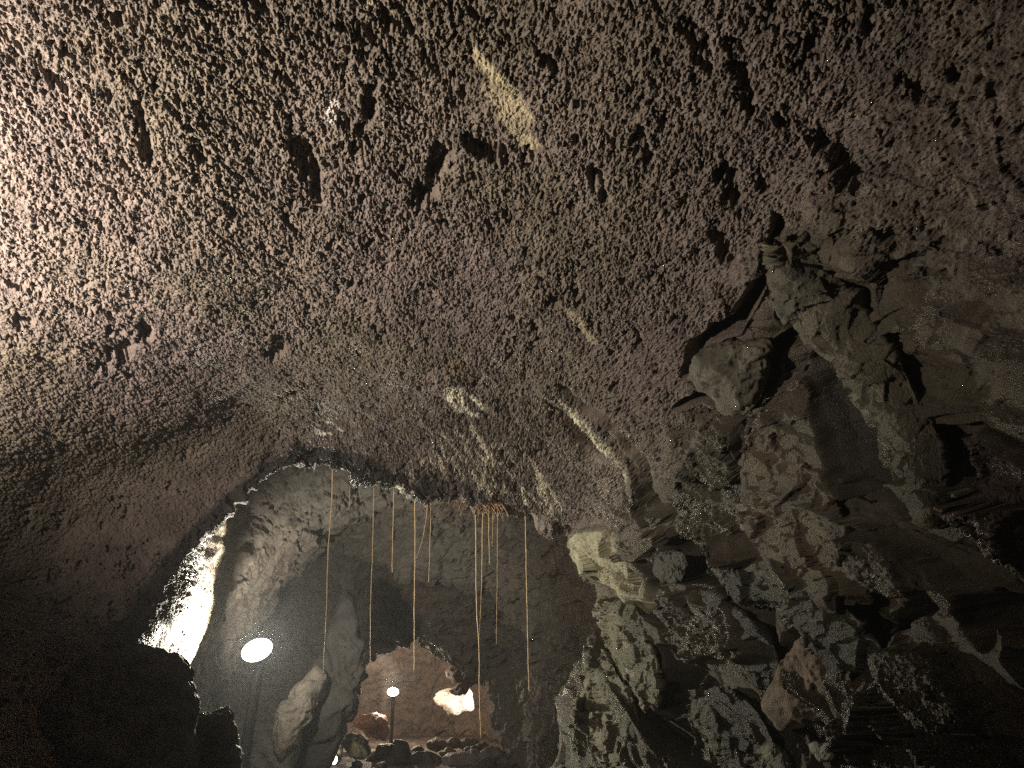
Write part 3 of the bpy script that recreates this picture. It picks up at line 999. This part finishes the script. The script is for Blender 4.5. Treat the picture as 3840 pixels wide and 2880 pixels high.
slab('rock_slab', 'long diagonal slab running down the right wall to a rounded tip',
     [(770, 244), (777, 285), (794, 318), (815, 347), (841, 369), (852, 389), (870, 414), (887, 445), (907, 488), (924, 514), (936, 524)],
     [(800, 234), (826, 262), (852, 296), (876, 330), (899, 362), (918, 395), (933, 425), (940, 450), (945, 480), (949, 505), (946, 522)], .30, .03, (.080, .070, .042), 1)
slab('rock_slab', 'tan buttress in the middle of the right wall below the wedged block',
     [(748, 410), (742, 450), (744, 500), (758, 545), (790, 575), (830, 603)],
     [(784, 402), (813, 428), (828, 480), (845, 520), (875, 585), (872, 606)], .20, .05, (.092, .072, .043), 2)
slab('rock_slab', 'thin dark ledge slanting down to the tan boulder',
     [(706, 566), (738, 594), (775, 603), (801, 632), (836, 665), (856, 682)],
     [(748, 558), (782, 566), (817, 582), (852, 614), (882, 650), (884, 684)], .20, .03, (.05, .047, .031), 3)
slab('rock_slab', 'pale steep slab between two dark fissures beside the second chamber',
     [(597, 600), (604, 633), (618, 664), (635, 691), (650, 708)],
     [(634, 603), (646, 628), (654, 648), (660, 674), (658, 708)], .16, .10, (.15, .135, .085), 4)
slab('rock_slab', 'narrow broken ledge under the black hollow',
     [(662, 602), (690, 612), (716, 636), (742, 660), (760, 690)],
     [(690, 590), (722, 598), (752, 622), (776, 652), (782, 690)], .20, .04, (.055, .05, .034), 5)
slab('rock_slab', 'pale broken slab at the bottom edge left of the long dark fissure',
     [(590, 648), (582, 680), (576, 715), (568, 745), (562, 795)],
     [(604, 648), (618, 676), (634, 702), (642, 740), (648, 795)], .14, .08, (.14, .125, .08), 7)
slab('rock_slab', 'low slab dropping from the black pit to the bottom edge',
     [(688, 690), (696, 720), (714, 752), (730, 800)],
     [(728, 686), (752, 706), (772, 740), (782, 800)], .20, .05, (.065, .058, .038), 6)
G_RUB = 'rubble at the mouth of the far opening'
rock('boulder', 'olive flat topped rubble rock left of the far opening', [(306, 758), (318, 742), (334, 737), (342, 746), (338, 758), (322, 764)], 17.0, .3, (.3, .25, .16), group=G_RUB, seed=9, cat='boulder', n=60)
rock('boulder', 'greenish rubble rock right of the olive flat topped one', [(346, 738), (358, 734), (368, 744), (368, 756), (356, 760), (347, 752)], 17.6, .3, (.27, .25, .16), group=G_RUB, seed=10, cat='boulder', n=60)
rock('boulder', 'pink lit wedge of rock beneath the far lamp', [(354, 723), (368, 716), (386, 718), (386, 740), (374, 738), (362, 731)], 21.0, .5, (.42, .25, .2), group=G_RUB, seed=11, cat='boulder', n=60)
rock('boulder', 'grey rubble heap along the bottom of the far opening', [(440, 772), (444, 756), (462, 750), (480, 752), (496, 748), (508, 762), (506, 778)], 18.0, .35, (.27, .22, .2), group=G_RUB, seed=12, cat='boulder', n=80)
rock('boulder', 'dark rubble between the pole and the grey heap', [(366, 772), (372, 752), (392, 744), (414, 752), (440, 758), (446, 775)], 18.4, .3, (.15, .12, .1), group=G_RUB, seed=13, cat='boulder', n=80)
random.seed(8)
for k in range(18):
    x, y = random.uniform(344, 508), random.uniform(742, 766)
    r_ = random.uniform(5, 11)
    pl = [(x + r_ * random.uniform(.7, 1.25) * math.cos(t), y + .62 * r_ * random.uniform(.7, 1.25) * math.sin(t)) for t in np.linspace(0, 6.283, 9, endpoint=False)]
    rock('rubble_stone', 'broken dark brown stone in the rubble covering the floor below the far opening', pl, 17.4 + (766 - y) * .12, .18, random.choice([(.15, .12, .10), (.2, .15, .12), (.11, .09, .075)]),
         group='broken stones below the far opening', seed=30 + k, cat='stone', n=36, rough=.3)
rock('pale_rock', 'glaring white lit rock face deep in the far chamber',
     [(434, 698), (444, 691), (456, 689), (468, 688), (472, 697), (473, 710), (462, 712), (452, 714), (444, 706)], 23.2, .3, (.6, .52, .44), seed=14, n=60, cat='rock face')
rock('dark_ledge', 'dark jagged ledge hanging over the glaring white rock face in the far chamber',
     [(443, 672), (455, 664), (476, 674), (500, 690), (476, 684), (470, 688), (460, 683), (450, 690)], 22.0, .3, (.09, .06, .05), seed=15, n=60, cat='rock ledge')

# ------------------------------------------------------------------ lamp posts
def lamp_post(label, head, ground_z, aim, size, lens_mat, pole_r, lean=(0, 0), roll=0.0):
    """tubular post with a tilted flood lamp: parts pole, base_plate, bracket, lamp_head (> lens)"""
    head = np.asarray(head, float)
    base = np.array((head[0] + lean[0], head[1] + lean[1] + size * .45, ground_z))
    root = bpy.data.objects.new('lamp_post', None)
    root.location = base
    col.objects.link(root)
    tag(root, label, 'lamp post', 'lamp posts along the cave path')
    loc = head - base

    def part(name, mb, mat, par=root):
        return mesh_obj(name, mb[0], mb[1], mat, par)
    top = loc + np.array((0, size * .42, -size * .45))
    part('pole', tube_mb([np.zeros(3), top * .5, top], pole_r, 14), M_METAL)
    part('base_plate', box_mb((0, 0, .02), (pole_r * 5, pole_r * 5, .04), None, .008), M_METAL)
    f = np.asarray(aim, float) - head
    f /= np.linalg.norm(f)
    r = np.cross(f, (0, 0, 1))
    r /= np.linalg.norm(r)
    u = np.cross(r, f)
    cr_, sr_ = math.cos(roll), math.sin(roll)
    r, u = r * cr_ + u * sr_, u * cr_ - r * sr_
    R = np.stack([r, -f, u], 1)
    arm = [top, top + np.array((0, 0, size * .25)), loc - f * size * .2]
    part('bracket', tube_mb(arm, pole_r * .55, 10), M_METAL)
    hd = part('lamp_head', box_mb(loc - f * size * .16, (size, size * .22, size * .72), R, size * .10), M_METAL)
    th, ph = np.meshgrid(np.linspace(0, 2 * math.pi, 28, endpoint=False), np.linspace(.02, math.pi - .02, 15))
    e = np.stack([np.sin(ph) * np.cos(th) * .52, np.cos(ph) * .16, np.sin(ph) * np.sin(th) * .37], -1)
    idx = np.arange(15 * 28).reshape(15, 28)
    nx = np.roll(idx, -1, axis=1)
    part('lens', ((e.reshape(-1, 3) * size) @ R.T + loc, np.stack([idx[:-1], nx[:-1], nx[1:], idx[1:]], -1).reshape(-1, 4)), lens_mat, hd)
    return root, f


root, f = lamp_post('tall dark lamp post with a glaring white flood lamp left in the second chamber', L_ONE, -.02, L_ONE + np.array((.30, -.95, .2)), .37, M_LENS, .068, (-.08, 0), math.radians(-24))
lamp_light('flood_beam', 'SPOT', L_ONE + f * .23, 900, (1.0, .96, .80), root, L_ONE + f * 1, .16, 172, .15)
lamp_light('back_chamber_fill', 'SPOT', L_ONE + np.array((0, .0, .40)), 330, (1.0, .93, .82), root, L_ONE + np.array((.45, 3.0, 1.2)), .08, 114, .9)  # added spot above the lamp head, brightens the second chamber
root, f = lamp_post('small distant lamp post glowing inside the reddish far chamber', L_TWO, -.1, L_TWO + np.array((.1, -1, .25)), .30, M_LENS_WARM, .045)
lamp_light('flood_beam', 'POINT', L_TWO + np.array((0, -.03, .30)), 330, (1.0, .84, .64), root, None, .1)
root, f = lamp_post('lamp post beyond the left edge of the picture lighting the roof', L_LEFT, -.02, L_LEFT + np.array((.34, .40, .90)), .30, M_LENS, .048)
lamp_light('flood_beam', 'SPOT', L_LEFT + f * .20, 1400, (1.0, .875, .775), root, L_LEFT + f, .06, 160, .85)
pL3 = at(535, 700, 21.6)
root, f = lamp_post('lamp post hidden at the right of the far chamber flooding a pale rock white', pL3, -.1, at(455, 700, 23.0), .22, M_LENS, .03)
lamp_light('flood_beam', 'SPOT', pL3 + f * .12, 900, (1.0, .95, .86), root, at(455, 700, 23.0), .06, 34, .3)

pF = at(334, 760, 16.6)
fl = bpy.data.objects.new('floor_lamp', None)
fl.location = pF
col.objects.link(fl)
tag(fl, 'tiny bright lamp on the rubble left of the far opening', 'floor lamp')
mesh_obj('housing', *box_mb((0, .08, -.02), (.16, .12, .14), None, .02), M_METAL, fl)
th = np.linspace(0, 2 * math.pi, 16, endpoint=False)
lv = np.concatenate([[(r_ * math.cos(t), y_, r_ * 1.3 * math.sin(t)) for t in th] for r_, y_ in ((.001, -.01), (.06, 0), (.065, .03))])
idx = np.arange(48).reshape(3, 16)
nx = np.roll(idx, -1, axis=1)
mesh_obj('lens', lv, np.stack([idx[:-1], nx[:-1], nx[1:], idx[1:]], -1).reshape(-1, 4), M_LENS, fl)
lamp_light('floor_beam', 'POINT', pF + np.array((0, -.12, .05)), 14, (1.0, .95, .82), fl, None, .05)

# ------------------------------------------------------------------ roots
ROOTS = [
    ('longest pale root hanging from the top of the lip at the left', [(332, 464), (331, 510), (328, 560), (326, 620), (323.5, 676)], 8.2, 8.5),
    ('faint short root just right of the long left root', [(350.5, 470), (350, 490), (349, 509)], 8.4, 4),
    ('faint thin root reaching down to the edge of the far opening', [(374, 480), (373, 530), (371, 600), (370, 668)], 8.6, 5),
    ('pale root of middle length ending in front of the inner arch', [(393.5, 484), (393, 520), (392.5, 572)], 8.7, 7),
    ('thick straight root hanging in front of the far opening', [(414.5, 488), (415, 550), (414.5, 610), (414, 672)], 8.8, 8.5),
    ('curved root swinging across to join the thick straight root', [(428, 490), (427, 512), (425, 528), (421, 545), (416.5, 558)], 8.8, 6),
    ('thin root to the right of the curved root', [(431.5, 492), (430, 535), (429, 582)], 8.9, 5.5),
    ('root of the close pair that reaches lowest, down past the far opening', [(475, 504), (476, 560), (477, 616), (479, 650), (479.5, 690), (481, 738)], 9.2, 8),
    ('root of the close pair that twists into its neighbour halfway down', [(483, 506), (482, 560), (481, 600), (479.5, 642)], 9.2, 7),
    ('short root with a drop shaped tip under the reddish root tuft', [(488.7, 508), (489, 535), (489.3, 564)], 9.25, 6.5),
    ('faint hair root right of the drop tipped root', [(493, 510), (492.5, 546)], 9.3, 3.5),
    ('faint hair root in front of the black right hand wall', [(498, 510), (497, 580), (496.5, 645)], 9.35, 3.5),
    ('rightmost root hanging alone in front of the grey wall', [(525.5, 518), (526, 568), (527.5, 616), (528, 660), (529, 691)], 9.6, 7),
]
for lab, pts, Y, mm in ROOTS:
    c = np.array([at(x, y, Y) for x, y in pts])
    c[0, 2] += .10
    l = np.r_[0, np.cumsum(np.linalg.norm(np.diff(c, axis=0), axis=1))]
    tt = np.linspace(0, l[-1], 60)
    p = pchip(l, c, tt)
    k = int(c[0, 0] * 100) & 63
    p[:, 0] += .0025 * np.sin(tt * 5 + k) + .0012 * np.sin(tt * 17 + k)
    p[:, 1] += .004 * np.sin(tt * 4 + 2 * k)
    r = mm / 1000 * .82 * (1 - .35 * tt / l[-1]) * (1 + .18 * np.sin(tt * 31 + k))
    V, Fq = tube_mb(p, r, 8)
    ctr = p[0]
    o = mesh_obj('hanging_root', V - ctr, Fq, M_ROOT)
    o.location = ctr
    tag(o, lab, 'root', 'roots hanging from the lip of the roof')
# the reddish tuft of fine roots at the edge
parts = []
for i in range(46):
    x = random.uniform(466, 500)
    a = at(x, 497 + (x - 466) * .22 + random.uniform(-3, 2), 9.05)
    d = np.array((random.uniform(-.22, .22), random.uniform(-.2, .02), random.uniform(-.10, .06)))
    q = [a + d * t + np.array((0, 0, -.14 * t * t)) for t in (0, .35, .7, 1)]
    parts.append(tube_mb(q, np.array((.005, .004, .003, .002)), 5))
V, Fq = merge(parts)
ctr = V.mean(0)
o = mesh_obj('root_tuft', V - ctr, Fq, plain_material('red_root', (.42, .27, .14), .6))
o.location = ctr
tag(o, 'reddish tuft of fine tangled roots on the lip above the close pair of roots', 'root tuft')

# ------------------------------------------------------------------ damp air round the lamps
hz = mesh_obj('haze', *box_mb((-1.2, 11.5, 2.4), (16, 36, 9)), bpy.data.materials.new('damp_air'), smooth=False)
hm = hz.data.materials[0]
hm.use_nodes = True
hm.node_tree.nodes.remove(hm.node_tree.nodes['Principled BSDF'])
pv = hm.node_tree.nodes.new('ShaderNodeVolumePrincipled')
pv.inputs['Color'].default_value = (.85, .87, .88, 1)
pv.inputs['Density'].default_value = 0.003
pv.inputs['Anisotropy'].default_value = 0.3
hm.node_tree.links.new(pv.outputs[0], hm.node_tree.nodes['Material Output'].inputs['Volume'])
tag(hz, kind='stuff')
